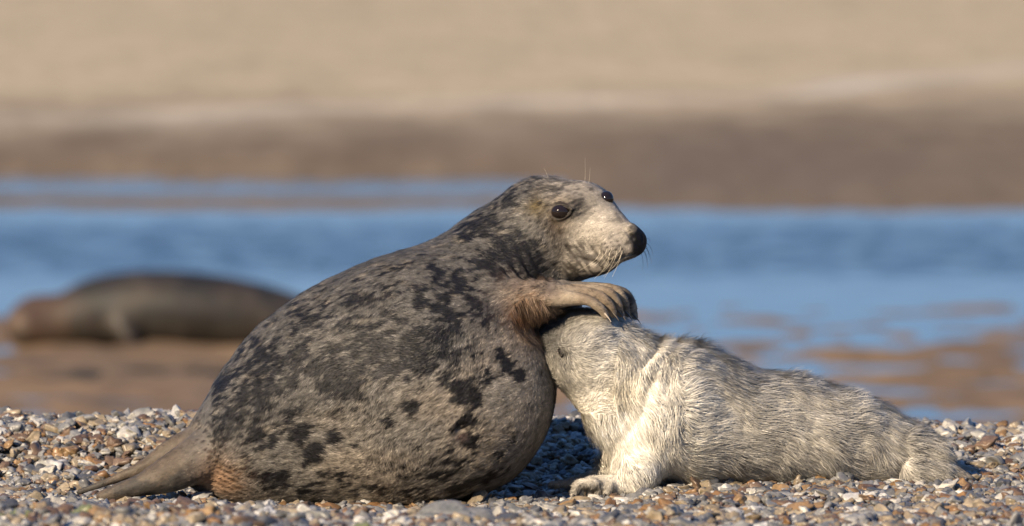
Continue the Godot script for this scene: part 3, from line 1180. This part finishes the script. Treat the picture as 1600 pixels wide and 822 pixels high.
	var comb := func(p: Vector3, n: Vector3) -> Array:
		var flow := Vector3(0.9, -0.28, 0.05)
		var ln := 0.030
		var lift := 0.38
		var w := 0.0011
		if p.x < hx and p.y > P(0, 640, 0).y:
			flow = Vector3(0.75, 0.1, 0.0)
			ln = 0.015
			lift = 0.3
			if p.distance_to(muz) < 0.055:
				ln = 0.007
				lift = 0.2
				w = 0.0017
		elif p.x < P(1060, 0, 0).x:
			flow = Vector3(0.45, -0.85, 0.1)
			ln = 0.026
		if p.y < P(0, 735, 0).y and p.x < P(985, 0, 0).x:
			ln = 0.007
			flow = Vector3(-0.6, -0.7, 0)
			lift = 0.25
		if p.x > P(1470, 0, 0).x:
			ln = 0.009
			flow = Vector3(1, -0.3, 0)
			lift = 0.15
		if p.distance_to(eye_at) < 0.010:
			return []
		var s := 0.65
		flow += Vector3(noise.get_noise_3d(p.x * 420, p.y * 420, p.z * 420), noise.get_noise_3d(p.x * 420 + 50, p.y * 420, p.z * 420), noise.get_noise_3d(p.x * 420 + 90, p.y * 420, p.z * 420)) * s
		lift *= 1.0 + 1.0 * noise.get_noise_3d(p.x * 500 + 20, p.y * 500, p.z * 500)
		return [flow, ln, lift, w]
	put("fur", fur(m, 330000.0, hair, comb, true, 0.65, 0.4), pup)
	var eye_mat := StandardMaterial3D.new()
	eye_mat.albedo_color = lin(0.012, 0.009, 0.008)
	eye_mat.roughness = 0.1
	var ball := SphereMesh.new()
	ball.radius = 0.0075
	ball.height = 0.015
	ball.material = eye_mat
	var e := put("eye", ball, pup)
	e.position = eye_at + Vector3(0, 0, -0.003)
	e.scale = Vector3(0.55, 1.5, 1)
	e.rotation.z = 0.35
	var claw := paint(0.4, false)
	claw.albedo_color = lin(0.035, 0.03, 0.028)
	for c in [[897, 779, 0.16], [908, 781, 0.147], [920, 780, 0.135], [932, 779, 0.145], [946, 778, 0.149]]:
		var a := P(c[0], c[1] - 6, c[2] + 0.006)
		put("claw", tube(bezier(a, P(c[0] - 4, c[1], c[2] + 0.010), P(c[0] - 5, c[1] + 7, c[2] + 0.008), 4), 0.003, 0.0008, 6, claw), pup)

# ---------------------------------------------------------------- the seal lying far behind
func build_far_seal() -> void:
	var z0 := -22.2
	var f := Field.new()
	chain(f, [[58, 502, 0.05, 41], [105, 499, 0.05, 43], [160, 487, 0.0, 56], [240, 482, 0.0, 60], [330, 486, 0.0, 58], [420, 496, 0.0, 49], [500, 511, 0.0, 33], [570, 525, 0, 18]], 0.06, z0)
	chain(f, [[62, 506, 0.08, 36], [40, 509, 0.13, 33]], 0.05, z0)
	chain(f, [[188, 508, 0.15, 20], [200, 526, 0.19, 13], [212, 538, 0.2, 8]], 0.03, z0)
	chain(f, [[540, 528, 0.06, 14], [610, 535, 0.1, 8]], 0.03, z0)
	chain(f, [[540, 528, -0.06, 14], [610, 533, -0.1, 8]], 0.03, z0)
	var m := net(f, P(-10, 560, z0) + Vector3(-0.05, -0.05, -0.32), P(640, 410, z0) + Vector3(0.05, 0, 0.42), 0.025)
	m.col.resize(m.v.size())
	var hd := P(50, 500, z0 + 0.1)
	for i in m.v.size():
		var p := m.v[i]
		var n := noise.get_noise_3d(p.x * 200, p.y * 260, p.z * 200)
		var n2 := noise.get_noise_3d(p.x * 500, p.y * 500, p.z * 500)
		var c := Color(0.026, 0.0205, 0.016).lerp(Color(0.011, 0.010, 0.009), clampf(0.5 + 1.6 * n, 0, 1)) * (1.0 + 0.6 * n2)
		c = c.lerp(Color(0.075, 0.045, 0.028), sm(0.30, 0.08, p.distance_to(hd) + 0.08 * n2) * 0.9)
		if p.z > z0 + 0.17 and p.x > P(180, 0, z0).x and p.x < P(225, 0, z0).x and p.y < P(0, 512, z0).y:
			c = Color(0.028, 0.022, 0.018)
		m.col[i] = c
	var o := Node3D.new()
	o.name = "seal_001"
	add_child(o)
	tag(o, "dark brown seal lying stretched out on the wet sand beside the water", "seal")
	put("body", array_mesh(m, paint(0.6)), o)
